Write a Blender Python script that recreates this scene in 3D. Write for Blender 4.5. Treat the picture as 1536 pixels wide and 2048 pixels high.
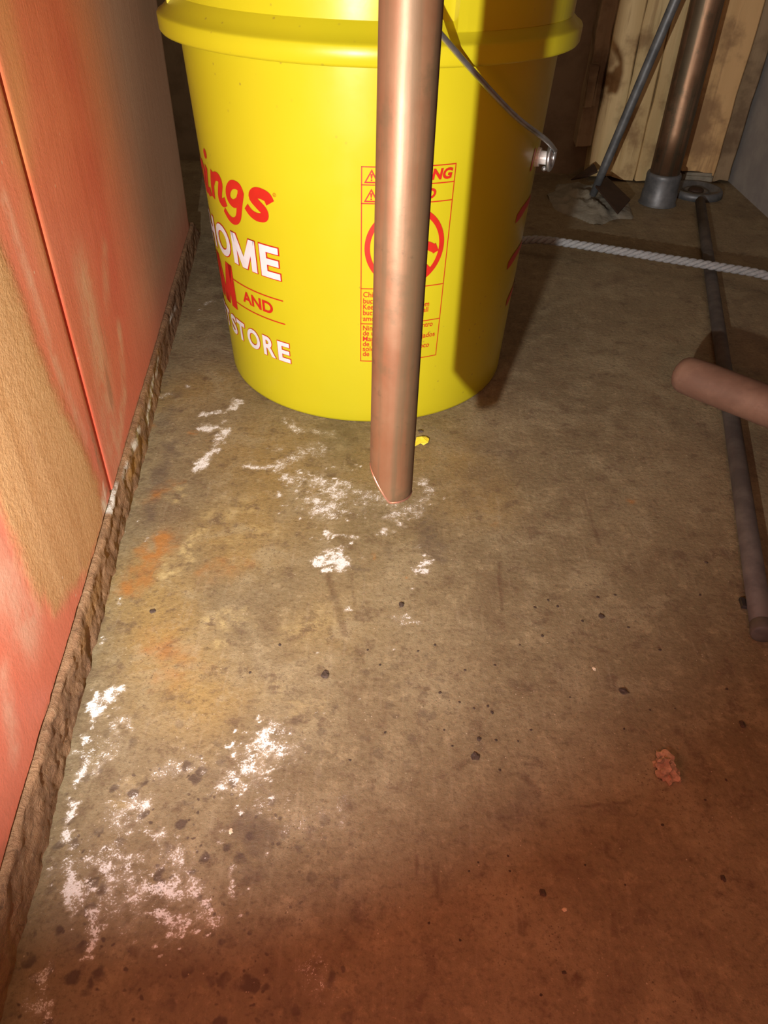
import bpy, bmesh, math, random
import numpy as np
from mathutils import Vector, Matrix, noise as mnoise

# ------------------------------------------------------------------ scene, camera, light
for o in list(bpy.data.objects): bpy.data.objects.remove(o, do_unlink=True)
SC = bpy.context.scene
COL = SC.collection
FPX, CAMH = 1495.0, 0.359                      # focal length in pixels of a 1536x2048 frame, camera height
PITCH = math.radians(40.07); ROLL = math.radians(-2.03)
cd = bpy.data.cameras.new('camera'); cam = bpy.data.objects.new('camera', cd); COL.objects.link(cam)
cd.sensor_fit = 'VERTICAL'; cd.sensor_height = 36.0; cd.sensor_width = 27.0
cd.lens = 36.0 * FPX / 2048.0; cd.clip_start = 0.01; cd.clip_end = 50
_R = Matrix(((1, 0, 0), (0, math.sin(PITCH), -math.cos(PITCH)), (0, math.cos(PITCH), math.sin(PITCH))))
cam.matrix_world = Matrix.Translation((0, 0, CAMH)) @ _R.to_4x4() @ Matrix.Rotation(-ROLL, 4, 'Z')
SC.camera = cam

W = bpy.data.worlds.new('world'); SC.world = W; W.use_nodes = True
W.node_tree.nodes['Background'].inputs[0].default_value = (1.0, 0.72, 0.46, 1)
W.node_tree.nodes['Background'].inputs[1].default_value = 0.32

def lamp(name, kind, loc, target, energy, color, radius, size=90, blend=1.0):
    l = bpy.data.lights.new(name, kind); o = bpy.data.objects.new(name, l); COL.objects.link(o)
    l.energy = energy; l.color = color; l.shadow_soft_size = radius
    if kind == 'SPOT': l.spot_size = math.radians(size); l.spot_blend = blend
    o.location = loc
    o.rotation_euler = (Vector(target) - Vector(loc)).to_track_quat('-Z', 'Y').to_euler()
    return o
FLASH = (-0.088, -0.03, 0.252)                  # the phone torch, left of and below the lens
lamp('torch', 'SPOT', FLASH, (-0.115, 0.55, 0.18), 24.0, (1.0, 0.95, 0.86), 0.0035, 107, 1.0)
lamp('finger_glow', 'SPOT', (0.07, -0.05, 0.33), (0.10, 0.40, 0.05), 1.8, (1.0, 0.29, 0.17), 0.02, 150, 1.0)   # torch light leaking red through the finger

vs = SC.view_settings; vs.view_transform = 'Standard'; vs.look = 'None'; vs.gamma = 1.0; vs.exposure = 0.0
vs.use_curve_mapping = False

# ------------------------------------------------------------------ placing helpers
def ray(px, py):
    x, y = px - 768.0, py - 1024.0; c, s = math.cos(ROLL), math.sin(ROLL)
    u = x * c - y * s; v = x * s + y * c; yc = -v / FPX
    return np.array([u / FPX, yc * math.sin(PITCH) + math.cos(PITCH), yc * math.cos(PITCH) - math.sin(PITCH)])
def fl(px, py, z=0.0):
    d = ray(px, py); t = (z - CAMH) / d[2]; return np.array([d[0] * t, d[1] * t, z])
def atY(px, py, Y):
    d = ray(px, py); t = Y / d[1]; return np.array([d[0] * t, Y, CAMH + d[2] * t])
PX0, PSL = -0.142, -0.118                       # cabinet face: X = PX0 + PSL * Y
def pl(px, py):
    d = ray(px, py); t = PX0 / (d[0] - PSL * d[1]); return d[1] * t, CAMH + d[2] * t    # (Y, z) on the cabinet face

def seg_dist(P, a, b):
    a = np.asarray(a); b = np.asarray(b); ab = b - a; L = (ab ** 2).sum() + 1e-12
    t = np.clip(((P - a) @ ab) / L, 0, 1); return np.sqrt(((P - a - t[:, None] * ab) ** 2).sum(1))
def stroke(mask, P, pts, rad, val, hard=0.35):
    """soften-edged stroke of half width rad (metres) along pts, max-blended into mask"""
    if len(pts) == 1: d = np.sqrt(((P - np.asarray(pts[0])) ** 2).sum(1))
    else: d = np.min([seg_dist(P, pts[i], pts[i + 1]) for i in range(len(pts) - 1)], axis=0)
    k = np.clip((rad - d) / (rad * (1 - hard) + 1e-9), 0, 1); k = k * k * (3 - 2 * k)
    np.maximum(mask, k * val, out=mask)

def vnoise(P, freq, seed):
    """smooth lattice noise in 0..1 over 2D points"""
    Q = P * freq + seed * 17.31; i = np.floor(Q).astype(np.int64); f = Q - i; f = f * f * (3 - 2 * f)
    def h(a, b):
        k = (a * 374761393 + b * 668265263 + seed * 982451653) & 0x7fffffff; k = ((k ^ (k >> 13)) * 1274126177) & 0x7fffffff; return ((k ^ (k >> 16)) & 0xffff) / 65535.0
    a = h(i[:, 0], i[:, 1]); b = h(i[:, 0] + 1, i[:, 1]); c = h(i[:, 0], i[:, 1] + 1); d = h(i[:, 0] + 1, i[:, 1] + 1)
    return (a * (1 - f[:, 0]) + b * f[:, 0]) * (1 - f[:, 1]) + (c * (1 - f[:, 0]) + d * f[:, 0]) * f[:, 1]
def fbm2(P, freq, seed, octs=4, gain=0.6):
    t = 0; w = 0; a = 1.0
    for k in range(octs): t = t + a * vnoise(P, freq * 2.03 ** k, seed + k); w += a; a *= gain
    return t / w

# ------------------------------------------------------------------ object helpers
def link(name, me, mat=None, parent=None, smooth=False):
    o = bpy.data.objects.new(name, me); COL.objects.link(o)
    if mat is not None and not me.materials: me.materials.append(mat)
    if parent is not None: o.parent = parent
    if smooth:
        me.polygons.foreach_set('use_smooth', [True] * len(me.polygons))
    return o
def tag(o, label=None, cat=None, group=None, kind=None):
    if label: o['label'] = label
    if cat: o['category'] = cat
    if group: o['group'] = group
    if kind: o['kind'] = kind
    return o
def empty(name, loc=(0, 0, 0)):
    o = bpy.data.objects.new(name, None); COL.objects.link(o); o.location = loc; o.empty_display_size = 0.05; return o
def mesh(name, v, f):
    me = bpy.data.meshes.new(name); me.from_pydata([tuple(map(float, p)) for p in v], [], f); me.update(); return me
def grid_mesh(name, P, nu, nv, flip=False, uvs=None):
    """P: (nu*nv,3) array, row-major over u then v"""
    i = np.arange(nu - 1)[:, None] * nv + np.arange(nv - 1)[None, :]
    q = np.stack([i, i + nv, i + nv + 1, i + 1], -1).reshape(-1, 4)
    if flip: q = q[:, ::-1]
    me = bpy.data.meshes.new(name); me.vertices.add(len(P)); me.vertices.foreach_set('co', np.asarray(P, np.float32).ravel())
    me.loops.add(q.size); me.loops.foreach_set('vertex_index', q.ravel().astype(np.int32))
    me.polygons.add(len(q)); me.polygons.foreach_set('loop_start', (np.arange(len(q)) * 4).astype(np.int32))
    me.polygons.foreach_set('loop_total', np.full(len(q), 4, np.int32)); me.update(calc_edges=True)
    return me
def vcol(me, name, chans):
    a = me.color_attributes.new(name, 'FLOAT_COLOR', 'POINT')
    c = np.ones((len(me.vertices), 4), np.float32)
    for k, ch in enumerate(chans): c[:, k] = ch
    a.data.foreach_set('color', c.ravel())
def lathe(name, prof, n=96, close=False):
    v = []; f = []
    for r, z in prof:
        for k in range(n):
            a = 2 * math.pi * k / n; v.append((r * math.cos(a), r * math.sin(a), z))
    m = len(prof)
    for i in range(m - 1 + (1 if close else 0)):
        for k in range(n):
            k2 = (k + 1) % n; j = (i + 1) % m
            f.append((i * n + k, i * n + k2, j * n + k2, j * n + k))
    return mesh(name, v, f)
def tube(name, pts, rad, n=10, cap=True):
    """round bar along 3D points; rad is a number or a list"""
    pts = [Vector(p) for p in pts]; m = len(pts)
    rr = rad if isinstance(rad, (list, tuple)) else [rad] * m
    t0 = (pts[1] - pts[0]).normalized(); up = Vector((0, 0, 1)) if abs(t0.z) < 0.9 else Vector((1, 0, 0))
    nrm = t0.cross(up).normalized(); v = []; f = []
    for i, p in enumerate(pts):
        t = (pts[min(i + 1, m - 1)] - pts[max(i - 1, 0)]).normalized()
        nrm = (nrm - t * nrm.dot(t)).normalized(); b = t.cross(nrm)
        for k in range(n):
            a = 2 * math.pi * k / n; v.append(p + (nrm * math.cos(a) + b * math.sin(a)) * rr[i])
    for i in range(m - 1):
        for k in range(n):
            k2 = (k + 1) % n; f.append((i * n + k, i * n + k2, (i + 1) * n + k2, (i + 1) * n + k))
    if cap: f.append(tuple(range(n))[::-1]); f.append(tuple(range((m - 1) * n, m * n)))
    return mesh(name, v, f)
def spline(ctrl, per=8):
    P = [Vector(c) for c in ctrl]; P = [P[0] * 2 - P[1]] + P + [P[-1] * 2 - P[-2]]; out = []
    for i in range(1, len(P) - 2):
        for k in range(per):
            t = k / per
            out.append(0.5 * ((2 * P[i]) + (P[i + 1] - P[i - 1]) * t + (2 * P[i - 1] - 5 * P[i] + 4 * P[i + 1] - P[i + 2]) * t * t + (3 * P[i] - P[i - 1] - 3 * P[i + 1] + P[i + 2]) * t ** 3))
    out.append(P[-2]); return out
def box_mesh(name, x0, x1, y0, y1, z0, z1, bev=0.0, jit=0.0, seed=0):
    bm = bmesh.new(); bmesh.ops.create_cube(bm, size=1)
    for v in bm.verts: v.co = Vector(((x0 + x1) / 2 + v.co.x * (x1 - x0), (y0 + y1) / 2 + v.co.y * (y1 - y0), (z0 + z1) / 2 + v.co.z * (z1 - z0)))
    if bev: bmesh.ops.bevel(bm, geom=bm.edges[:], offset=bev, segments=2, affect='EDGES')
    if jit:
        R = random.Random(seed)
        for v in bm.verts: v.co += Vector((R.uniform(-jit, jit), R.uniform(-jit, jit), R.uniform(-jit, jit)))
    me = bpy.data.meshes.new(name); bm.to_mesh(me); bm.free(); return me

# ------------------------------------------------------------------ material helpers
class NT:
    def __init__(s, name):
        s.m = bpy.data.materials.new(name); s.m.use_nodes = True; s.t = s.m.node_tree
        s.b = s.t.nodes['Principled BSDF']; s.out = s.t.nodes['Material Output']
        s.tc = s.t.nodes.new('ShaderNodeTexCoord').outputs['Object']
    def n(s, k, **kw):
        o = s.t.nodes.new(k)
        for a, b in kw.items(): setattr(o, a, b)
        return o
    def put(s, sock, v):
        if v is None: return
        if isinstance(v, bpy.types.NodeSocket): s.t.links.new(v, sock)
        elif isinstance(v, (tuple, list)): sock.default_value = tuple(v) + ((1,) if len(v) == 3 and sock.type == 'RGBA' else ())
        else: sock.default_value = v
    def noise(s, scale, detail=6, rough=0.6, vec=None, dist=0.0):
        o = s.n('ShaderNodeTexNoise'); s.put(o.inputs['Vector'], vec or s.tc); o.inputs['Scale'].default_value = scale
        o.inputs['Detail'].default_value = detail; o.inputs['Roughness'].default_value = rough; o.inputs['Distortion'].default_value = dist
        return o.outputs[0]
    def voro(s, scale, feature='F1', vec=None, rnd=1.0):
        o = s.n('ShaderNodeTexVoronoi', feature=feature); s.put(o.inputs['Vector'], vec or s.tc); o.inputs['Scale'].default_value = scale
        o.inputs['Randomness'].default_value = rnd; return o.outputs['Distance']
    def math(s, op, a, b=None, clamp=False):
        o = s.n('ShaderNodeMath', operation=op, use_clamp=clamp); s.put(o.inputs[0], a); s.put(o.inputs[1], b); return o.outputs[0]
    def rng(s, v, a, b, c=0.0, d=1.0):
        o = s.n('ShaderNodeMapRange', interpolation_type='SMOOTHSTEP'); s.put(o.inputs[0], v)
        for i, x in enumerate((a, b, c, d)): s.put(o.inputs[1 + i], x)
        return o.outputs[0]
    def mix(s, fac, a, b, mode='MIX'):
        o = s.n('ShaderNodeMix', data_type='RGBA', blend_type=mode); s.put(o.inputs[0], fac); s.put(o.inputs[6], a); s.put(o.inputs[7], b); return o.outputs[2]
    def scale(s, x, y, z, rot=(0, 0, 0)):
        o = s.n('ShaderNodeMapping'); s.put(o.inputs[0], s.tc); o.inputs['Scale'].default_value = (x, y, z); o.inputs['Rotation'].default_value = rot; return o.outputs[0]
    def attr(s, name):
        o = s.n('ShaderNodeAttribute', attribute_name=name); q = s.n('ShaderNodeSeparateColor'); s.t.links.new(o.outputs['Color'], q.inputs[0])
        return q.outputs[0], q.outputs[1], q.outputs[2], o.outputs['Alpha']
    def bump(s, h, strength=0.3, dist=0.001, prev=None):
        o = s.n('ShaderNodeBump'); s.put(o.inputs['Height'], h); o.inputs['Strength'].default_value = strength; o.inputs['Distance'].default_value = dist
        if prev is not None: s.put(o.inputs['Normal'], prev)
        return o.outputs[0]
    def set(s, col=None, rough=None, metal=None, normal=None, **kw):
        s.put(s.b.inputs['Base Color'], col); s.put(s.b.inputs['Roughness'], rough); s.put(s.b.inputs['Metallic'], metal); s.put(s.b.inputs['Normal'], normal)
        for k, v in kw.items(): s.put(s.b.inputs[k.replace('_', ' ')], v)
        return s.m

# ------------------------------------------------------------------ materials
def mat_floor():
    m = NT('stained_concrete')
    ef, ru, dk, pale = m.attr('stain_a')      # efflorescence, rust, dark damp and bucket foot line, pale yellow
    st, wet, pit, gr = m.attr('stain_b')      # brown streaks, damp sheen, pitting, ochre film
    n1 = m.noise(5, 5, 0.6); n2 = m.noise(22, 6, 0.65, dist=0.6); n3 = m.noise(120, 5, 0.7); n4 = m.noise(600, 3, 0.7); n5 = m.noise(55, 6, 0.7, dist=1.0)
    c = m.mix(m.rng(n1, 0.35, 0.65), (0.190, 0.146, 0.086), (0.255, 0.200, 0.120))
    c = m.mix(m.math('MULTIPLY', gr, 0.85), c, (0.33, 0.225, 0.085))
    c = m.mix(m.rng(n2, 0.48, 0.68, 0, 0.55), c, (0.34, 0.285, 0.18)); nm = m.noise(60, 7, 0.72); c = m.mix(m.rng(nm, 0.53, 0.66, 0, 0.60), c, (0.35, 0.28, 0.17)); c = m.mix(m.rng(nm, 0.48, 0.34, 0, 0.70), c, (0.13, 0.085, 0.055)); nf = m.noise(300, 4, 0.75); c = m.mix(m.rng(nf, 0.5, 0.35, 0, 0.45), c, (0.10, 0.065, 0.042)); c = m.mix(m.rng(nf, 0.56, 0.70, 0, 0.4), c, (0.42, 0.33, 0.22))
    c = m.mix(m.rng(n2, 0.46, 0.26, 0, 0.5), c, (0.14, 0.09, 0.055))
    # trowel streaks
    tr = m.noise(1.0, 4, 0.6, vec=m.scale(260, 26, 40, (0, 0, 0.15)))
    c = m.mix(m.rng(tr, 0.55, 0.75, 0, 0.22), c, (0.42, 0.35, 0.25))
    f = m.math('MULTIPLY', ru, m.rng(n5, 0.28, 0.58), clamp=True); c = m.mix(f, c, (0.36, 0.165, 0.05))
    f = m.math('MULTIPLY', pale, m.rng(n3, 0.40, 0.60), clamp=True); c = m.mix(m.math('MULTIPLY', f, 0.8), c, (0.52, 0.41, 0.20))
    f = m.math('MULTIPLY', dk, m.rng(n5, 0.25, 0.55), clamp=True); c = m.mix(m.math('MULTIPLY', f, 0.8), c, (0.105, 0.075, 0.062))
    f = m.math('MULTIPLY', st, m.rng(n3, 0.30, 0.55), clamp=True); c = m.mix(f, c, (0.085, 0.040, 0.028))
    # pitted dark blotches
    warp = m.n('ShaderNodeVectorMath', operation='MULTIPLY_ADD'); nv = m.n('ShaderNodeTexNoise'); m.put(nv.inputs['Vector'], m.tc); nv.inputs['Scale'].default_value = 160
    m.put(warp.inputs[0], nv.outputs['Color']); warp.inputs[1].default_value = (0.006, 0.006, 0.006); m.put(warp.inputs[2], m.tc)
    v1 = m.voro(95, vec=warp.outputs[0]); v2 = m.voro(210, vec=warp.outputs[0])
    sel = m.rng(m.noise(34, 3, 0.6), 0.42, 0.53)
    pf = m.math('MULTIPLY', m.math('MULTIPLY', m.rng(v1, 0.36, 0.22), sel), pit, clamp=True)
    pf2 = m.math('MULTIPLY', m.rng(v2, 0.28, 0.14), m.math('MULTIPLY', pit, m.rng(m.noise(60, 2, 0.5), 0.48, 0.58)), clamp=True)
    c = m.mix(m.math('MULTIPLY', m.math('MAXIMUM', pf, pf2), 0.9), c, (0.085, 0.058, 0.046))
    # fine grit specks everywhere
    v3 = m.voro(420); gs = m.math('MULTIPLY', m.rng(v3, 0.22, 0.10), m.rng(n2, 0.50, 0.62)); c = m.mix(m.math('MULTIPLY', gs, 0.7), c, (0.07, 0.045, 0.03))
    v4 = m.voro(330, vec=m.scale(1, 1, 1, (0, 0, 0.6))); ws = m.math('MULTIPLY', m.rng(v4, 0.16, 0.07), m.rng(n5, 0.53, 0.63)); c = m.mix(m.math('MULTIPLY', ws, 0.75), c, (0.62, 0.52, 0.40))
    # salt bloom
    e0 = m.math('ADD', m.math('MULTIPLY', m.math('SUBTRACT', m.noise(300, 6, 0.75, dist=0.6), 0.5), 3.2), m.math('MULTIPLY', m.math('SUBTRACT', m.noise(1100, 3, 0.7), 0.5), 3.0))
    e1 = m.math('ADD', e0, m.math('MULTIPLY', ef, 1.20))
    ef1 = m.math('MULTIPLY', m.rng(e1, 0.60, 1.15), m.rng(ef, 0.05, 0.30)); film = m.math('MULTIPLY', m.rng(ef, 0.0, 0.8), 0.6)
    c = m.mix(m.math('MULTIPLY', film, m.rng(n5, 0.3, 0.6)), c, (0.50, 0.43, 0.34)); c = m.mix(ef1, c, (0.80, 0.80, 0.83))
    b2 = m.bump(m.noise(240, 5, 0.72), 0.55, 0.0016)
    r = m.math('SUBTRACT', m.rng(n2, 0.3, 0.7, 0.50, 0.66), m.math('MULTIPLY', wet, 0.16)); r = m.math('ADD', r, m.math('MULTIPLY', ef1, 0.3))
    return m.set(c, r, 0, b2, Specular_IOR_Level=0.42)
def mat_panel():
    m = NT('worn_paint_red_glow')
    tan, pink, brown, salt = m.attr('wear_glow_a'); rustb, scr, orange, _ = m.attr('wear_b')
    n1 = m.noise(14, 5, 0.6); n2 = m.noise(60, 6, 0.65); n3 = m.noise(400, 4, 0.7)
    sv = m.noise(1.0, 5, 0.65, vec=m.scale(70, 70, 9))
    c = m.mix(m.rng(n1, 0.35, 0.65), (0.62, 0.078, 0.040), (0.66, 0.115, 0.066))  # base red carries the finger glow, painted into the paint colour
    c = m.mix(brown, c, (0.66, 0.45, 0.29))  # lighter brown towards the rear, where the painted-in red glow fades
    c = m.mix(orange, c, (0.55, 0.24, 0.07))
    pf = m.math('MULTIPLY', pink, m.rng(m.math('ADD', m.math('MULTIPLY', sv, 0.45), m.math('MULTIPLY', n2, 0.55)), 0.30, 0.62), clamp=True); c = m.mix(pf, c, (0.66, 0.41, 0.31))
    tf = m.rng(m.math('ADD', tan, m.math('MULTIPLY', m.math('SUBTRACT', n2, 0.5), 0.7)), 0.22, 0.78)
    c = m.mix(tf, c, m.mix(m.rng(m.math('ADD', m.math('MULTIPLY', sv, 0.5), m.math('MULTIPLY', m.noise(220, 5, 0.75), 0.5)), 0.36, 0.62), (0.46, 0.235, 0.075), (0.60, 0.36, 0.16)))
    c = m.mix(m.math('MULTIPLY', m.math('MULTIPLY', scr, m.rng(sv, 0.50, 0.60)), 0.8), c, (0.30, 0.10, 0.06))
    c = m.mix(m.math('MULTIPLY', rustb, m.rng(n2, 0.40, 0.56)), c, (0.17, 0.07, 0.035))
    sp = m.math('MULTIPLY', m.rng(m.voro(90), 0.10, 0.05), m.rng(n1, 0.5, 0.6)); c = m.mix(m.math('MULTIPLY', sp, 0.6), c, (0.7, 0.6, 0.5))
    c = m.mix(m.math('MULTIPLY', salt, m.rng(n2, 0.32, 0.50)), c, (0.86, 0.84, 0.82))
    h = m.math('ADD', m.math('MULTIPLY', n3, 0.30), m.math('MULTIPLY', tf, m.math('ADD', m.math('MULTIPLY', m.noise(420, 4, 0.7), 0.8), 0.3)))
    b = m.bump(h, 0.55, 0.0012); b = m.bump(sv, 0.10, 0.003, b)
    r = m.math('ADD', m.rng(n1, 0.3, 0.7, 0.36, 0.48), m.math('MULTIPLY', tf, 0.25))
    return m.set(c, r, 0, b, Specular_IOR_Level=0.4, Sheen_Weight=0.25, Sheen_Roughness=0.6, Sheen_Tint=(0.9, 0.52, 0.36))
def mat_plinth():
    m = NT('crumbling_mortar_plinth')
    ef, rst, lt, _ = m.attr('stain_a')
    n1 = m.noise(30, 6, 0.7); n2 = m.noise(140, 6, 0.7, dist=0.8)
    c = m.mix(m.rng(n1, 0.35, 0.65), (0.21, 0.11, 0.058), (0.34, 0.195, 0.105)); c = m.mix(m.rng(n2, 0.55, 0.7, 0, 0.6), c, (0.42, 0.29, 0.18)); c = m.mix(m.rng(n2, 0.45, 0.3, 0, 0.7), c, (0.11, 0.06, 0.035))
    c = m.mix(m.math('MULTIPLY', rst, m.rng(n1, 0.35, 0.6)), c, (0.40, 0.21, 0.06))
    c = m.mix(m.math('MULTIPLY', ef, m.rng(n2, 0.36, 0.52)), c, (0.80, 0.78, 0.76))
    b = m.bump(n2, 0.8, 0.003); b = m.bump(m.noise(500, 3, 0.7), 0.5, 0.001, b)
    return m.set(c, 0.8, 0, b)
def mat_yellow():
    m = NT('yellow_bucket_plastic')
    n1 = m.noise(9, 3, 0.5); n2 = m.noise(40, 5, 0.6)
    c = m.mix(m.rng(n1, 0.3, 0.7), (0.475, 0.42, 0.012), (0.50, 0.445, 0.014))
    v = m.voro(110); sp = m.math('MULTIPLY', m.rng(v, 0.13, 0.06), m.rng(m.noise(7, 2, 0.5), 0.50, 0.62)); c = m.mix(m.math('MULTIPLY', sp, 0.7), c, (0.28, 0.20, 0.03))
    b = m.bump(n2, 0.05, 0.002)
    return m.set(c, m.rng(n2, 0.3, 0.7, 0.28, 0.36), 0, b, Specular_IOR_Level=0.32)
def mat_print(name, col):
    m = NT(name); return m.set(m.mix(m.rng(m.noise(90, 4, 0.6), 0.3, 0.7), col, tuple(x * 0.9 for x in col)), 0.4, 0)
def mat_copper(name, a, b, dull, rough=(0.24, 0.42), metal=0.9):
    m = NT(name)
    n1 = m.noise(18, 5, 0.65); sv = m.noise(1.0, 5, 0.6, vec=m.scale(90, 90, 4)); n2 = m.noise(150, 5, 0.7)
    c = m.mix(m.rng(n1, 0.35, 0.65), a, b); c = m.mix(m.rng(sv, 0.46, 0.62, 0, 0.8), c, dull); c = m.mix(m.rng(m.noise(45, 6, 0.7), 0.52, 0.66, 0, 0.6), c, dull); c = m.mix(m.rng(n2, 0.62, 0.74, 0, 0.5), c, tuple(x * 0.55 for x in dull))
    r = m.rng(m.math('ADD', m.math('MULTIPLY', sv, 0.6), m.math('MULTIPLY', n1, 0.4)), 0.35, 0.65, rough[0], rough[1])
    return m.set(c, r, metal, m.bump(n2, 0.08, 0.0006))
def mat_wood(name, a, b, d, ax=(30, 30, 2.2), sc=1.0):
    m = NT(name)
    g = m.noise(1.0, 6, 0.65, vec=m.scale(*[x * sc for x in ax]), dist=0.4); n1 = m.noise(12 * sc, 5, 0.6)
    c = m.mix(m.rng(g, 0.35, 0.65), a, b); c = m.mix(m.rng(n1, 0.50, 0.66, 0, 0.85), c, d); c = m.mix(m.rng(m.noise(1.0, 4, 0.7, vec=m.scale(*[x * 3 * sc for x in ax])), 0.55, 0.7, 0, 0.5), c, d)
    return m.set(c, 0.7, 0, m.bump(g, 0.25, 0.002))
def mat_plain(name, a, b, scale=40, rough=0.7, metal=0.0, bump=0.3, bd=0.001):
    m = NT(name); n1 = m.noise(scale, 6, 0.65)
    return m.set(m.mix(m.rng(n1, 0.35, 0.65), a, b), rough, metal, m.bump(n1, bump, bd))
M = dict(floor=mat_floor(), panel=mat_panel(), plinth=mat_plinth(), yellow=mat_yellow(),
    red=mat_print('red_print', (0.52, 0.022, 0.012)), white=mat_print('white_print', (0.68, 0.68, 0.72)),
    copper=mat_copper('copper_tube', (0.150, 0.066, 0.033), (0.160, 0.086, 0.046), (0.092, 0.060, 0.031), (0.40, 0.60), 0.40),
    rawcopper=mat_copper('bare_cut_copper', (0.62, 0.26, 0.17), (0.70, 0.36, 0.26), (0.50, 0.22, 0.14), (0.25, 0.4), 0.85), sleeve=mat_plain('clear_sleeve', (0.55, 0.55, 0.55), (0.65, 0.65, 0.65), 90, 0.25, 0.0, 0.05),
    drain=mat_copper('tarnished_copper', (0.30, 0.18, 0.11), (0.38, 0.24, 0.155), (0.15, 0.13, 0.09), (0.42, 0.6)),
    steel=mat_plain('galvanised_wire', (0.42, 0.44, 0.46), (0.55, 0.56, 0.58), 120, 0.32, 0.9, 0.1),
    zinc=mat_plain('grey_metal', (0.12, 0.13, 0.145), (0.19, 0.20, 0.215), 60, 0.5, 0.5, 0.15),
    dark_steel_shadow=mat_plain('steel_and_shadow_brown', (0.030, 0.014, 0.008), (0.045, 0.022, 0.012), 60, 0.75, 0.0, 0.2),  # steel parts, and the plates that stand in for a shadow
    greypipe=mat_plain('dull_grey_pipe', (0.07, 0.06, 0.058), (0.11, 0.097, 0.09), 50, 0.65, 0.1, 0.2),
    plank=mat_wood('pine_plank', (0.50, 0.36, 0.17), (0.62, 0.47, 0.25), (0.24, 0.14, 0.06)),
    plank2=mat_wood('grey_brown_plank', (0.26, 0.19, 0.11), (0.36, 0.26, 0.16), (0.14, 0.09, 0.05)),
    plank3=mat_wood('orange_pine_plank', (0.54, 0.34, 0.15), (0.64, 0.42, 0.20), (0.26, 0.15, 0.07)),
    handle=mat_wood('pinkish_wood_handle', (0.175, 0.098, 0.066), (0.21, 0.12, 0.083), (0.13, 0.068, 0.046), (4, 60, 60)),
    rope=mat_plain('white_rope', (0.25, 0.26, 0.28), (0.34, 0.35, 0.37), 300, 0.8, 0.0, 0.4),
    rubber=mat_plain('black_rubber', (0.02, 0.02, 0.02), (0.035, 0.03, 0.03), 60, 0.6),
    block=mat_plain('foundation_concrete', (0.20, 0.15, 0.10), (0.27, 0.21, 0.145), 25, 0.85, 0, 0.5, 0.003),
    drywall=mat_plain('grey_wall_paint', (0.30, 0.29, 0.29), (0.36, 0.35, 0.34), 30, 0.8, 0, 0.2),
    mortar=mat_plain('grey_mortar', (0.20, 0.185, 0.15), (0.29, 0.27, 0.22), 35, 0.9, 0, 0.7, 0.004),
    grit=mat_plain('dark_grit', (0.045, 0.030, 0.024), (0.085, 0.056, 0.044), 400, 0.75, 0, 0.4),
    brownbit=mat_plain('brown_crumb', (0.30, 0.185, 0.125), (0.50, 0.33, 0.235), 160, 0.8, 0, 0.5),
    palebit=mat_plain('pale_crumb', (0.62, 0.50, 0.36), (0.76, 0.66, 0.52), 200, 0.8, 0, 0.4),
    yellowbit=mat_plain('yellow_chip', (0.84, 0.70, 0.04), (0.90, 0.78, 0.10), 80, 0.4, 0, 0.1))

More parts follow.
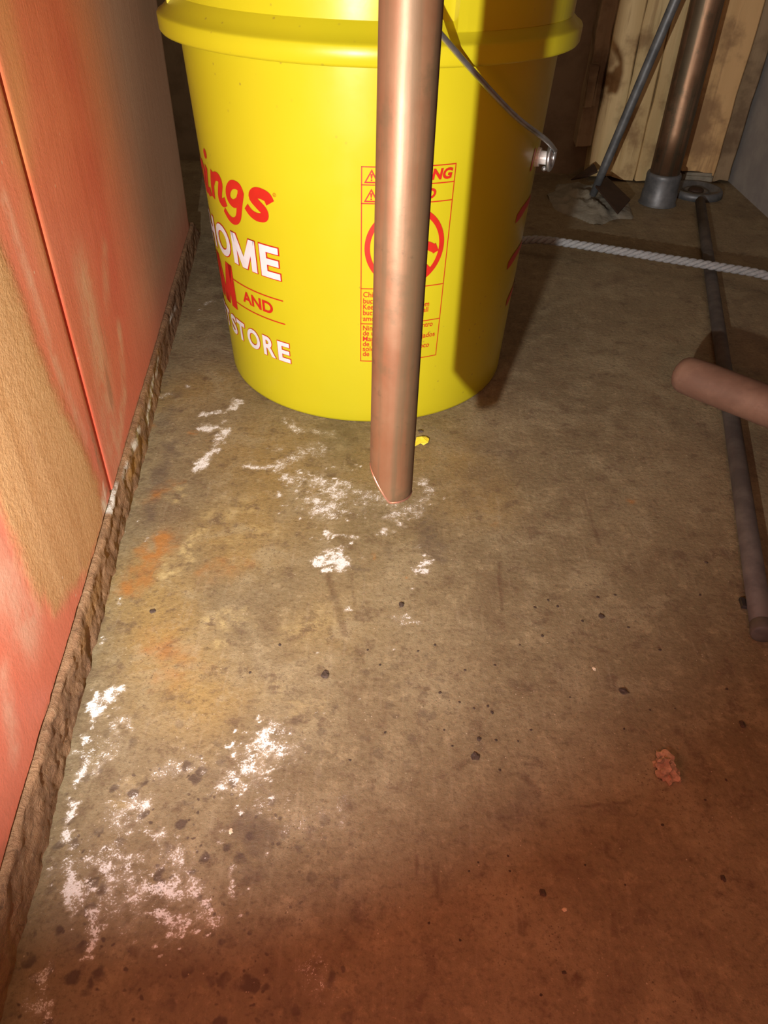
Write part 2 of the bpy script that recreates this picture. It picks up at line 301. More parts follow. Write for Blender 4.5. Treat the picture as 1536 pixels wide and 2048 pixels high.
# ------------------------------------------------------------------ floor
def build_floor():
    ys = [-0.8]
    while ys[-1] < 0.06: ys.append(min(ys[-1] + 0.05, 0.06))
    while ys[-1] < 1.40: ys.append(ys[-1] + 0.0011 + 0.0022 * max(0, ys[-1] - 0.1))
    xs = list(np.arange(-0.9, -0.30, 0.05)) + list(np.arange(-0.30, 0.24, 0.0016)) + list(np.arange(0.24, 0.60, 0.004)) + list(np.arange(0.6, 1.01, 0.05))
    xs = np.array(xs); ys = np.array(ys); GX, GY = np.meshgrid(xs, ys, indexing='ij'); P = np.stack([GX.ravel(), GY.ravel()], 1)
    P0 = P; P = P0 + np.stack([fbm2(P0, 90, 3) - .5, fbm2(P0, 90, 9) - .5], 1) * 0.016 + np.stack([fbm2(P0, 330, 13, 3) - .5, fbm2(P0, 330, 19, 3) - .5], 1) * 0.005
    PS = P0 + (P - P0) * 0.12; n = len(P); ef = np.zeros(n); ru = np.zeros(n); dk = np.zeros(n); pa = np.zeros(n); st = np.zeros(n); wet = np.zeros(n); pit = np.zeros(n); gr = np.zeros(n)
    def S(mask, pts, rpx, val, hard=0.3):
        q = [fl(*p)[:2] for p in pts]; cx, cy = pts[len(pts) // 2]
        r = rpx * np.linalg.norm(fl(cx + 1, cy)[:2] - fl(cx, cy)[:2])
        stroke(mask, PS if mask is st else P, q, r, val, hard)
    # salt bloom
    for pts, r, v in [
        ([(405, 828), (445, 822), (478, 806)], 9, .75), ([(478, 800), (455, 815)], 12, .6), ([(412, 852), (442, 856)], 14, .8), ([(445, 868), (428, 900), (398, 940)], 12, .85), ([(440, 845), (445, 875)], 10, .6),
        ([(572, 845), (590, 858)], 18, .55), ([(590, 862), (625, 862), (662, 866)], 12, .45), ([(500, 932), (555, 936), (590, 915)], 14, .5), ([(545, 900), (555, 895)], 9, .5),
        ([(600, 905), (640, 900)], 28, .35), ([(600, 960), (640, 965), (680, 985)], 38, .50), ([(620, 1010), (660, 1020)], 34, .55), ([(575, 945), (570, 960)], 12, .7), ([(560, 985)], 12, .5), ([(690, 965), (700, 1000)], 26, .40),
        ([(650, 1056), (668, 1064)], 10, .8), ([(690, 1070), (706, 1074)], 11, .75), ([(655, 1108), (672, 1102)], 15, 1.0), ([(640, 1122)], 16, 1.0), ([(668, 1125), (694, 1132)], 14, 1.0), ([(680, 1110), (690, 1120)], 12, .95), ([(712, 1116)], 8, .85), ([(650, 1140), (690, 1142)], 6, .8), ([(695, 1092)], 8, .8),
        ([(752, 1068), (770, 1064)], 13, .75), ([(790, 1048), (800, 1054)], 9, .75), ([(845, 1106)], 9, .85), ([(848, 1124)], 10, .95), ([(838, 1136), (852, 1142)], 7, .95), ([(836, 1092)], 5, .8), ([(858, 1145)], 5, .9),
        ([(800, 1246), (832, 1242)], 15, .62), ([(695, 1222)], 8, .55), ([(730, 985), (780, 1005)], 24, .40), ([(850, 965), (862, 985), (840, 1000)], 12, .45), ([(780, 1030), (830, 1020)], 25, .38),
        ([(240, 1210), (248, 1196)], 7, .8), ([(195, 1285), (200, 1270)], 5, .9), ([(232, 1380), (220, 1398), (200, 1428)], 15, .95), ([(196, 1400), (190, 1440), (182, 1462)], 12, .95), ([(176, 1478), (172, 1512)], 16, .9), ([(160, 1530), (150, 1556)], 14, .72), ([(196, 1538)], 11, .62), ([(250, 1440)], 16, .45), ([(234, 1452), (240, 1465)], 9, .5),
        ([(136, 1590), (134, 1640), (138, 1690)], 9, .75), ([(130, 1668), (142, 1684)], 15, .8), ([(112, 1735), (108, 1748)], 13, .66), ([(136, 1745), (142, 1790)], 19, .85), ([(145, 1800), (150, 1826)], 13, .8), ([(195, 1808), (182, 1826)], 11, .7), ([(190, 1840), (198, 1880), (188, 1900)], 17, .60), ([(205, 1730), (212, 1750), (216, 1770)], 14, .66), ([(176, 1740)], 9, .5),
        ([(95, 1950), (92, 2000), (85, 2045)], 24, .62), ([(76, 2035)], 24, .6), ([(165, 1925), (195, 1925)], 8, .55),
        ([(545, 1460), (530, 1490)], 24, .72), ([(500, 1500), (520, 1515)], 22, .66), ([(485, 1535), (470, 1560), (432, 1580)], 22, .66), ([(540, 1520), (555, 1505)], 16, .66), ([(400, 1530), (380, 1515)], 15, .5), ([(330, 1550), (365, 1545)], 18, .40),
        ([(255, 1615), (240, 1640)], 55, .42), ([(330, 1760), (260, 1780), (200, 1720)], 90, .34), ([(500, 1530), (560, 1480)], 70, .32), ([(190, 1500)], 60, .30), ([(650, 1000), (720, 1000)], 60, .30), ([(280, 1620), (290, 1640)], 18, .6), ([(300, 1668), (325, 1680)], 10, .7), ([(230, 1702), (245, 1708)], 14, .7), ([(290, 1750), (300, 1785)], 20, .74), ([(262, 1795), (330, 1792)], 9, .75), ([(330, 1755), (345, 1780)], 18, .7), ([(280, 1720), (270, 1710)], 12, .6), ([(320, 1840), (345, 1850)], 18, .7), ([(385, 1850)], 11, .6), ([(370, 1760), (400, 1790)], 30, .50), ([(400, 1800), (420, 1840)], 20, .5),
        ([(457, 1668)], 9, .75), ([(460, 1705)], 6, .7), ([(456, 1735), (460, 1785)], 8, .68), ([(473, 1787)], 9, .68), ([(485, 1615)], 6, .7), ([(360, 1690), (370, 1720)], 14, .45), ([(640, 1640), (690, 1620)], 60, .22), ([(520, 1600), (590, 1640)], 40, .28), ([(610, 1930), (650, 1980)], 40, .26), ([(330, 790), (290, 800)], 10, .5), ([(365, 770), (372, 778)], 8, .45), ([(410, 608), (425, 600)], 7, .5), ([(398, 616), (412, 622)], 6, .5)]:
        S(ef, pts, r * 1.5, v, 0.0)
    RB = random.Random(4)
    def crumbs(cx, cy, sx, sy, k, r0, r1, v):           # loose scatter of salt specks
        for _ in range(k): S(ef, [(RB.gauss(cx, sx), RB.gauss(cy, sy))], RB.uniform(r0, r1), v * RB.uniform(.75, 1.1), .4)
    crumbs(640, 985, 40, 35, 60, 2.5, 5, .85); crumbs(700, 1000, 60, 25, 30, 2, 4, .75); crumbs(850, 1000, 25, 30, 14, 2, 3.5, .8); crumbs(660, 1075, 30, 20, 14, 2.5, 5, .9)
    crumbs(310, 1770, 90, 40, 85, 3, 6, .85); crumbs(150, 1760, 25, 60, 26, 3, 6, .9); crumbs(500, 1520, 45, 40, 60, 3, 6, .85); crumbs(200, 1460, 25, 50, 24, 3, 6, .85); crumbs(340, 1850, 70, 35, 30, 3, 6, .8); crumbs(270, 1080, 25, 25, 30, 2, 4, .7); crumbs(610, 1500, 120, 120, 30, 2, 3.5, .7)
    # rust, ochre film, pale yellow, damp and a dark line along the bucket foot
    for pts, r, v in [([(330, 1075), (300, 1110)], 50, .9), ([(285, 1140), (270, 1170)], 45, .8), ([(390, 864)], 18, .95), ([(345, 965), (300, 1000)], 26, .7), ([(320, 1290), (350, 1340)], 75, .45), ([(1262, 1005)], 16, .8), ([(807, 1150)], 6, .95), ([(740, 1115)], 8, .5), ([(410, 1150), (470, 1130)], 45, .5), ([(300, 1388)], 14, .4), ([(985, 1045)], 12, .5), ([(300, 850)], 14, .5)]: S(ru, pts, r, v, .1)
    for pts, r, v in [([(395, 1075), (360, 1110), (330, 1150)], 34, .95), ([(350, 1000), (365, 980)], 22, .7), ([(430, 1020), (500, 1010)], 55, .45), ([(430, 1240), (480, 1235)], 40, .8), ([(440, 1290)], 30, .6), ([(480, 1070), (540, 1060)], 40, .4), ([(600, 1260), (640, 1240)], 60, .35), ([(290, 1570), (240, 1600)], 30, .4), ([(620, 1420), (560, 1380)], 70, .25)]: S(pa, pts, r, v, .1)
    for pts, r, v in [([(325, 940), (318, 975)], 32, .95), ([(345, 890), (335, 925)], 26, .8), ([(305, 1000), (300, 1040)], 22, .7), ([(320, 850), (340, 820)], 28, .6), ([(340, 790)], 26, .5), ([(850, 1050), (865, 1090)], 36, .85), ([(870, 1115), (840, 1085)], 26, .7), ([(700, 1138), (725, 1140)], 12, .8), ([(770, 1090), (775, 1110)], 14, .6), ([(500, 1640), (530, 1690), (500, 1720)], 62, .85), ([(940, 1000), (960, 940)], 50, .4), ([(880, 870), (1000, 900)], 60, .35), ([(420, 1540), (330, 1560)], 30, .35), ([(350, 1950), (500, 1930), (560, 1990)], 90, .45), ([(1000, 1660), (1060, 1570)], 45, .35), ([(180, 1900), (120, 1840)], 40, .4), ([(490, 760), (540, 815), (640, 850), (740, 858), (850, 848), (930, 818)], 10, .30)]: S(dk, pts, r, v, .1)  # last stroke is a darker line along the front foot of the bucket
    for pts, r, v in [([(655, 1150), (664, 1180), (676, 1215), (690, 1268)], 9, .55), ([(700, 1150), (712, 1215)], 4, .35), ([(1000, 1125), (998, 1165), (1005, 1218)], 5, .6), ([(1170, 1000), (1182, 1040), (1200, 1090)], 5, .5), ([(1140, 1616), (1200, 1611), (1255, 1606)], 4, .65), ([(832, 1708), (836, 1770)], 4, .55), ([(870, 1745), (882, 1805)], 7, .6), ([(770, 1440), (766, 1470)], 5, .5), ([(1180, 1292), (1215, 1305)], 5, .6), ([(1230, 1825), (1228, 1870)], 8, .45), ([(1050, 1555), (1075, 1585), (1065, 1580)], 10, .55), ([(1240, 1640), (1235, 1670)], 4, .4), ([(740, 1480), (744, 1580)], 4, .35), ([(1030, 975), (1045, 955)], 4, .3), ([(260, 720), (380, 715), (440, 725)], 3, .4), ([(300, 1380), (305, 1388)], 5, .4),
        ([(1348 - 200, 1966), (1156, 1958)], 17, .85), ([(165, 1795)], 13, .8), ([(135, 1798)], 8, .7), ([(262, 1900), (270, 1906)], 14, .5), ([(652, 1350), (645, 1348)], 9, .7)]: S(st, pts, r, v, .4)
    S(gr, [(520, 900), (560, 1000), (480, 1080)], 190, .75, 0); S(gr, [(300, 1150), (330, 1300), (400, 1400)], 170, .95, 0); S(gr, [(750, 930), (900, 900), (950, 1000)], 130, .5, 0); S(gr, [(440, 760), (330, 800)], 120, .6, 0); S(gr, [(640, 1250)], 180, .35, 0)
    S(wet, [(700, 1000), (760, 1250)], 260, .8, 0); S(wet, [(820, 1245)], 30, 1, 0)
    S(pit, [(300, 1650), (450, 1750), (400, 1900)], 380, 1.0, .2); S(pit, [(700, 1450), (900, 1400)], 260, .45, .1); S(pit, [(150, 1950), (300, 2000), (560, 1950)], 260, 1.0, .3)
    co = np.zeros((n, 3)); co[:, :2] = P0
    ef = np.clip(ef * (0.30 + 1.45 * np.clip((fbm2(P0, 170, 31, 4, .7) - .28) / .42, 0, 1)), 0, 1.1); dk *= 0.4 + 1.0 * fbm2(P0, 120, 41); ru *= 0.25 + 1.3 * np.clip((fbm2(P0, 80, 51) - .3) / .4, 0, 1); pa *= 0.2 + 1.3 * np.clip((fbm2(P0, 130, 61) - .3) / .4, 0, 1); st *= 0.5 + .8 * fbm2(P0, 300, 71); gr *= 0.4 + 1.1 * fbm2(P0, 30, 81)
    me = grid_mesh('floor', co, len(xs), len(ys)); vcol(me, 'stain_a', (ef, ru, dk, pa)); vcol(me, 'stain_b', (st, wet, pit, gr))
    tag(link('floor', me, M['floor'], smooth=True), 'stained bare concrete basement floor with white salt bloom', kind='structure')
build_floor()

# ------------------------------------------------------------------ walls
YB = 1.31
wb = tag(link('wall_back', box_mesh('wall_back', -0.9, 0.56, YB, YB + 0.1, 0, 1.6), M['block']), 'dark foundation wall behind the bucket with upright planks', kind='structure')
tag(link('wall_right', box_mesh('wall_right', 0.545, 0.60, -0.8, 1.31, 0, 1.6), M['drywall']), 'plain grey wall at the far right', kind='structure')
def plank(x0, x1, z0, thick, mat, seed):
    """one upright board: rounded arrises, slightly wavy edges and an uneven foot"""
    R = random.Random(seed); zs = [z0] + list(np.linspace(z0 + 0.02, 0.42, 14)) + [0.8, 1.3]; v = []; f = []; b = 0.002
    for i, z in enumerate(zs):
        e0 = R.uniform(-.0012, .0012); e1 = R.uniform(-.0012, .0012); dz = 0
        prof = [(x0 + e0, YB), (x0 + e0, YB - thick + b), (x0 + e0 + b, YB - thick), ((x0 + x1) / 2, YB - thick), (x1 + e1 - b, YB - thick), (x1 + e1, YB - thick + b), (x1 + e1, YB)]
        for (x, y) in prof: v.append((x, y, z + (R.uniform(-.004, .004) if i == 0 else 0)))
    k = 7
    for i in range(len(zs) - 1):
        for j in range(k - 1): f.append((i * k + j, i * k + j + 1, (i + 1) * k + j + 1, (i + 1) * k + j))
    f.append(tuple(range(k))[::-1]); f.append(tuple(range((len(zs) - 1) * k, len(zs) * k)))
    return link('plank', mesh('plank', v, f), mat, wb)
for x0, x1, z0, t, mt, sd in [(0.283, 0.306, 0.05, 0.030, 'plank2', 1), (0.3075, 0.345, 0.010, 0.036, 'plank', 2), (0.3465, 0.384, 0.006, 0.033, 'plank', 3), (0.3855, 0.452, 0.006, 0.036, 'plank', 4), (0.4535, 0.509, 0.018, 0.036, 'plank3', 5), (0.5105, 0.540, 0.004, 0.022, 'plank2', 6)]:
    plank(x0, x1, z0, t, M[mt], sd)
link('footing_block', box_mesh('footing_block', 0.46, 0.506, 1.268, YB, 0, 0.018, 0.003, 0.0012, 3), M['mortar'], wb)
link('splintered_board_end', box_mesh('splintered_board_end', 0.278, 0.296, 1.268, 1.281, 0.105, 0.165, 0.003, 0.002, 8), M['plank2'], wb)

# ------------------------------------------------------------------ cabinet on the left
UX, UY = PSL / math.hypot(PSL, 1), 1 / math.hypot(PSL, 1); NX, NY = UY, -UX          # along the face, and out of it
SEAM = 0.402; REAR = 0.925
def cab_pt(Y, off): return (PX0 + PSL * Y + NX * off, Y + NY * off)
cab = tag(empty('heater_cabinet', (PX0 + PSL * 0.4 - 0.2, 0.4, 0.0)), 'worn sheet metal heater cabinet with an upright seam, red glow painted into its colour', 'cabinet')
def panel(name, prof, wear_glow, zlow):
    zs = np.concatenate([[0.0], np.arange(0.003, 0.36, 0.004), [0.42, 0.6, 0.85, 1.1]]); nu, nv = len(prof), len(zs)
    P = np.zeros((nu, nv, 3)); YZ = np.zeros((nu, nv, 2))
    for i, (Y, off) in enumerate(prof):
        x, y = cab_pt(Y, off); z0 = zlow(Y)
        P[i, :, 0] = x - cab.location.x; P[i, :, 1] = y - cab.location.y; P[i, :, 2] = z0 + zs * (1.1 - z0) / 1.1; YZ[i, :, 0] = Y; YZ[i, :, 1] = P[i, :, 2]
    # a little sheet waviness
    w = 0.0006 * np.sin(YZ[..., 0] * 21 + 1) * np.sin(YZ[..., 1] * 17)
    P[..., 0] += w
    me = grid_mesh(name, P.reshape(-1, 3), nu, nv, flip=False); wear_glow(me, YZ.reshape(-1, 2))
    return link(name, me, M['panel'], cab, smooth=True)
def S2(mask, Q, pts, rpx, val, hard=0.2):
    q = [pl(*p) for p in pts]; c = pts[len(pts) // 2]; r = rpx * np.linalg.norm(np.array(pl(c[0], c[1] + 1)) - np.array(pl(*c)))
    stroke(mask, Q, q, r, val, hard)
def poly_mask(Q, pts, soft):
    q = np.array([pl(*p) for p in pts]); inside = np.zeros(len(Q), bool)
    for i in range(len(q)):
        a, b = q[i], q[(i + 1) % len(q)]; c = ((a[1] > Q[:, 1]) != (b[1] > Q[:, 1])) & (Q[:, 0] < (b[0] - a[0]) * (Q[:, 1] - a[1]) / (b[1] - a[1] + 1e-12) + a[0]); inside ^= c
    d = np.min([seg_dist(Q, q[i], q[(i + 1) % len(q)]) for i in range(len(q))], axis=0)
    k = np.clip(0.5 + np.where(inside, d, -d) / (2 * soft), 0, 1); return k * k * (3 - 2 * k)
def wear_glow(me, Q):
    n = len(Q); Z = lambda: np.zeros(n); tan, pink, brown, salt, rustb, scr, org = Z(), Z(), Z(), Z(), Z(), Z(), Z()
    tan = poly_mask(Q, [(-200, 330), (0, 470), (45, 600), (100, 760), (150, 860), (195, 960), (212, 1020), (205, 1060), (180, 1140), (110, 1230), (60, 1180), (0, 1010), (-200, 700)], 0.020) * 0.95
    S2(pink, Q, [(10, 400), (60, 560), (110, 720), (170, 880)], 28, .75); S2(pink, Q, [(60, 1250), (20, 1180), (-40, 1100)], 130, .75, 0); S2(pink, Q, [(10, 1350), (30, 1500)], 55, .65, 0); S2(pink, Q, [(170, 560), (205, 740), (228, 900)], 95, .80, 0); S2(pink, Q, [(240, 660), (250, 780), (235, 920)], 30, .8, .1); S2(pink, Q, [(210, 500), (215, 600)], 40, .55, 0)
    brown = np.maximum(brown, np.clip((Q[:, 0] - 0.53) / 0.17, 0, 1)) * np.clip((Q[:, 1] - .02) / .06, .35, 1)  # fall-off of the red glow along the face, as a colour mask
    S2(salt, Q, [(205, 1000), (214, 1030), (208, 1050)], 20, 1.0); S2(salt, Q, [(206, 975), (212, 990)], 7, .8)
    S2(rustb, Q, [(213, 985), (206, 950), (190, 900), (170, 830)], 6, .85); S2(rustb, Q, [(200, 1070), (150, 1240), (95, 1420), (40, 1620), (0, 1760), (-60, 2000)], 9, .9, .3)
    S2(rustb, Q, [(235, 940), (262, 850), (300, 720), (345, 570)], 4, .8); S2(rustb, Q, [(30, 1620), (0, 1720)], 40, .35)
    S2(scr, Q, [(200, 600), (215, 700), (225, 840)], 34, 1.0, .2); S2(scr, Q, [(60, 900), (75, 1000)], 26, .5, .2); S2(scr, Q, [(150, 1040), (160, 1130)], 12, .6, .2)
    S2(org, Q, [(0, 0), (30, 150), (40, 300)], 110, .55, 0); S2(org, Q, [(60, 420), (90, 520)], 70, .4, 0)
    vcol(me, 'wear_glow_a', (tan, pink, brown, salt)); vcol(me, 'wear_b', (rustb, scr, org))
def arc(Yc, offc, r, a0, a1, k):      # points of a bend, angle measured from the outward normal towards +Y
    return [(Yc + r * math.sin(a0 + (a1 - a0) * i / k), offc + r * math.cos(a0 + (a1 - a0) * i / k)) for i in range(k + 1)]
RN = random.Random(7)
zl_front = lambda Y: 0.0318 + 0.0016 * mnoise.noise(Vector((Y * 60, 2, 0))) + 0.0012 * mnoise.noise(Vector((Y * 170, 5, 0)))
zl_rear = lambda Y: 0.0305 + 0.0006 * mnoise.noise(Vector((Y * 60, 9, 0)))
prof = [(-0.7, 0)] + [(y, 0) for y in np.arange(-0.1, SEAM - 0.006, 0.004)] + arc(SEAM - 0.0045, -0.003, 0.003, 0, math.pi / 2, 4) + [(SEAM - 0.0015, -0.014)]
panel('front_panel', prof, wear_glow, zl_front)
prof = [(SEAM + 0.0012, -0.014)] + arc(SEAM + 0.0042, -0.003, 0.003, -math.pi / 2, 0, 4) + [(y, 0) for y in np.arange(SEAM + 0.008, REAR - 0.012, 0.005)] + arc(REAR - 0.010, -0.010, 0.010, 0, math.pi / 2, 6) + [(REAR, -0.06), (REAR, -0.4)]
panel('rear_panel', prof, wear_glow, zl_rear)
def box_along(name, Y0, Y1, off0, off1, z0, z1, mat, parent):
    v = []
    for z in (z0, z1):
        for Y, o in ((Y0, off0), (Y1, off0), (Y1, off1), (Y0, off1)):
            x, y = cab_pt(Y, o); v.append((x - parent.location.x, y - parent.location.y, z - parent.location.z))
    return link(name, mesh(name, v, [(3, 2, 1, 0), (4, 5, 6, 7), (0, 1, 5, 4), (1, 2, 6, 5), (2, 3, 7, 6), (3, 0, 4, 7)]), mat, parent)
box_along('seam_flange', SEAM - 0.0042, SEAM + 0.0042, -0.018, -0.014, 0.03, 1.1, M['dark_steel_shadow'], cab)
box_along('back_sheet', -0.7, REAR - 0.001, -0.4, -0.395, 0.03, 1.1, M['panel'], cab)
box_along('top_sheet', -0.7, REAR - 0.001, -0.4, -0.001, 1.1, 1.103, M['panel'], cab)

# mortar plinth under the cabinet
def build_plinth():
    Ys = np.concatenate([[-0.75, -0.4, -0.1], np.arange(0.04, 0.985, 0.0016)]); prof = [(0.0045, -0.001)] + [(0.0042 - 0.00006 * k, 0.0018 * k) for k in range(1, 16)] + [(0.0022, 0.0290), (-0.003, 0.0292), (-0.02, 0.0290), (-0.38, 0.0290)]
    nu, nv = len(Ys), len(prof); P = np.zeros((nu, nv, 3)); Q = np.zeros((nu, nv, 2))
    for i, Y in enumerate(Ys):
        for j, (o, z) in enumerate(prof):
            k = mnoise.fractal(Vector((Y * 75, z * 95, 1.3)), 0.7, 2.1, 5) * 0.0015 + mnoise.noise(Vector((Y * 9, z * 40, 4))) * 0.0016 - 0.0016 * max(0, mnoise.noise(Vector((Y * 22, z * 60, 14)))) 
            if Y > 0.45: k *= 1.0 - 0.35 * min(1, (Y - .45) / .2)
            oo = o + (k if j < 16 else 0); x, y = cab_pt(Y, oo)
            zz = z + (0.0012 * mnoise.noise(Vector((Y * 50, z * 60, 8))) if 0 < j < 16 else 0)
            if Y > 0.94 and j >= 0: zz *= max(0.02, 1 - (Y - .94) / .045)
            P[i, j] = (x, y, zz); Q[i, j] = (Y, z)
    Q = Q.reshape(-1, 2); ef = np.zeros(len(Q)); rs = np.zeros(len(Q)); lt = np.zeros(len(Q))
    for pts, r, v in [([(300, 760), (285, 840)], 14, 1.0), ([(270, 860), (255, 900)], 12, .8), ([(228, 960), (215, 1020)], 15, .9), ([(245, 930), (238, 960)], 10, .7), ([(345, 610), (330, 650)], 7, .8), ([(310, 720), (305, 750)], 8, .7), ([(196, 1280), (192, 1300)], 8, .7)]: S2(ef, Q, pts, r, v)
    for pts, r, v in [([(275, 880), (250, 950)], 24, .9), ([(310, 705), (305, 720)], 10, .9), ([(190, 1160), (150, 1290)], 30, .5)]: S2(rs, Q, pts, r, v)
    me = grid_mesh('baseboard_left', P.reshape(-1, 3), nu, nv, flip=True); vcol(me, 'stain_a', (ef, rs, lt))
    tag(link('baseboard_left', me, M['plinth'], smooth=True), 'crumbling low mortar plinth along the foot of the cabinet', kind='structure')
build_plinth()

# ------------------------------------------------------------------ bucket
BX, BY, RB0, RSL = -0.023, 0.6776, 0.131, 0.0467
bucket = tag(empty('bucket', (BX, BY, 0)), 'yellow plastic bucket with red and white printing and a wire handle', 'bucket')
def rad(z): return RB0 + RSL * z
def cone(deg, z, e=0.0005):
    a = math.radians(deg); r = rad(z) + e; return (r * math.sin(a), -r * math.cos(a), z)
body = [(0.0, 0.004), (0.118, 0.004), (0.121, 0.0), (0.1292, 0.0), (0.1306, 0.0008), (0.1312, 0.003)] + [(rad(z), z) for z in np.linspace(0.011, 0.366, 40)] + [(rad(.366) - .001, .368), (rad(.366) - .0025, .368)] + [(rad(z) - .0028, z) for z in np.linspace(.36, .01, 12)] + [(0.0, 0.0075)]
link('body', lathe('body', body, 160), M['yellow'], bucket, smooth=True)
ring = [(rad(.274) - .0006, .2735), (.1540, .2722), (.1566, .2728), (.1578, .2745), (.1582, .2835), (.1574, .2848), (.1556, .2856), (.1500, .2905), (.1470, .2935), (rad(.296) - .0006, .2960)]
link('collar_ring', lathe('collar_ring', ring, 160), M['yellow'], bucket, smooth=True)
rim = [(rad(.346) - .0005, .3462), (.1545, .3455), (.1562, .3475), (.1565, .362), (.1550, .3675), (.1520, .3695), (.1485, .3680), (rad(.366) - .003, .3650)]
link('rim', lathe('rim', rim, 160), M['yellow'], bucket, smooth=True)
def shell_patch(name, d0, d1, z0, z1, e0, e1, mat, parent, nd=40):
    """block standing proud of the bucket wall between two angles and heights, with rounded outer edges"""
    v = []; f = []; zs = [(z0, e0), (z0, e1 - .0012), (z0 + .0012, e1), (z1 - .0012, e1), (z1, e1 - .0012), (z1, e0)]; k = len(zs)
    for i in range(nd + 1):
        d = d0 + (d1 - d0) * i / nd
        for z, e in zs: v.append(cone(d, z, e))
    for i in range(nd):
        for j in range(k - 1): f.append((i * k + j, (i + 1) * k + j, (i + 1) * k + j + 1, i * k + j + 1))
    f.append(tuple(range(k))); f.append(tuple(range(nd * k, (nd + 1) * k))[::-1])
    return link(name, mesh(name, v, f), mat, parent)
shell_patch('ear_gusset', 22.4, 122, .2895, .345, -.0005, .0060, M['yellow'], bucket)
shell_patch('ear_gusset', 202.4, 302 - 12, .2895, .345, -.0005, .0060, M['yellow'], bucket)

def flat_text(body, size=1.0, offset=0.0, shear=0.0):
    cu = bpy.data.curves.new('t', 'FONT'); cu.body = body; cu.size = size; cu.offset = offset; cu.shear = shear; cu.resolution_u = 5
    o = bpy.data.objects.new('t', cu); COL.objects.link(o); bpy.context.view_layer.update()
    me = o.evaluated_get(bpy.context.evaluated_depsgraph_get()).to_mesh()
    v = np.array([tuple(p.co)[:2] for p in me.vertices]); f = [tuple(p.vertices) for p in me.polygons]
    o.to_mesh_clear() if hasattr(o, 'to_mesh_clear') else None
    bpy.data.objects.remove(o, do_unlink=True); bpy.data.curves.remove(cu); return v, f
def wrap(name, polys, mat, parent, e, rot=0.0, step=2.0):
    """polys: list of (verts in (deg,z), faces); cut into narrow columns and laid on the bucket wall"""
    bm = bmesh.new()
    for v, f in polys:
        vs_ = [bm.verts.new((p[0], p[1], 0)) for p in v]
        for q in f:
            try: bm.faces.new([vs_[i] for i in q])
            except ValueError: pass
    xs = [v.co.x for v in bm.verts]; a = math.floor(min(xs) / step) * step + step
    while a < max(xs):
        bmesh.ops.bisect_plane(bm, geom=bm.verts[:] + bm.edges[:] + bm.faces[:], plane_co=(a, 0, 0), plane_no=(1, 0, 0)); a += step
    for v in bm.verts: v.co = Vector(cone(v.co.x + rot, v.co.y, e))
    bm.normal_update()
    for f in bm.faces:
        if f.normal.dot(Vector((f.calc_center_median().x, f.calc_center_median().y, 0))) < 0: f.normal_flip()
    me = bpy.data.meshes.new(name); bm.to_mesh(me); bm.free(); return link(name, me, mat, parent)
def fit_text(body, d0, d1, z0, z1, offset=0.0, shear=0.0, ref=None):
    """text stretched into the box; ref gives the unoffset text's box so that an outline keeps the same letter places"""
    v, f = flat_text(body, 1.0, offset, shear); r = flat_text(body, 1.0, 0.0 if ref is None else ref, shear)[0]
    mn = r.min(0); mx = r.max(0); q = np.empty_like(v); q[:, 0] = d0 + (v[:, 0] - mn[0]) / (mx[0] - mn[0]) * (d1 - d0); q[:, 1] = z0 + (v[:, 1] - mn[1]) / (mx[1] - mn[1]) * (z1 - z0)
    return q, f
DEG = 0.00242                                            # metres of bucket wall per degree
def ribbon(ctrl, width, per=6, smooth=True, taper=None):
    pts = [Vector((p[0] * DEG, p[1], 0)) for p in ctrl]; pts = spline(pts, per) if smooth and len(pts) > 2 else pts
    v = []; f = []; n = len(pts)
    for i, p in enumerate(pts):
        t = (pts[min(i + 1, n - 1)] - pts[max(i - 1, 0)]).normalized(); w = width / 2
        if taper: w *= taper[0] + (taper[1] - taper[0]) * i / (n - 1)
        nrm = Vector((-t.y, t.x, 0)); v += [((p.x + nrm.x * w) / DEG, p.y + nrm.y * w), ((p.x - nrm.x * w) / DEG, p.y - nrm.y * w)]
    for i in range(n - 1): f.append((2 * i, 2 * i + 1, 2 * i + 3, 2 * i + 2))
    return v, f
def disc(d, z, r, n=16): return [(d + r / DEG * math.cos(2 * math.pi * k / n), z + r * math.sin(2 * math.pi * k / n)) for k in range(n)], [tuple(range(n))]
def annulus(d, z, r0, r1, n=48):
    v = []; f = []
    for k in range(n):
        c, s = math.cos(2 * math.pi * k / n), math.sin(2 * math.pi * k / n); v += [(d + r0 / DEG * c, z + r0 * s), (d + r1 / DEG * c, z + r1 * s)]
    for k in range(n): k2 = (k + 1) % n; f.append((2 * k, 2 * k + 1, 2 * k2 + 1, 2 * k2))
    return v, f
def sh(c, d): return [(x + d, z) for x, z in c]
def block_m(d0, d1, z0, z1, w, g=0.0):
    """capital M drawn as two stems and a V, grown by g metres for its outline"""
    gd = g / DEG; m = (d0 + d1) / 2; d0 -= gd; d1 += gd; z0 -= g; z1 += g; w += 2 * gd; h = z1 - z0; q = lambda a, b: ([(a, z0), (b, z0), (b, z1), (a, z1)], [(0, 1, 2, 3)])
    return [q(d0, d0 + w), q(d1 - w, d1), ([(d0, z1), (d0 + w * 1.12, z1), (m, z0 + h * .36), (m + w * .5, z0), (m - w * .5, z0)], [(4, 3, 2, 1, 0)]), ([(d1, z1), (d1 - w * 1.12, z1), (m, z0 + h * .36), (m - w * .5, z0), (m + w * .5, z0)], [(0, 1, 2, 3, 4)])]
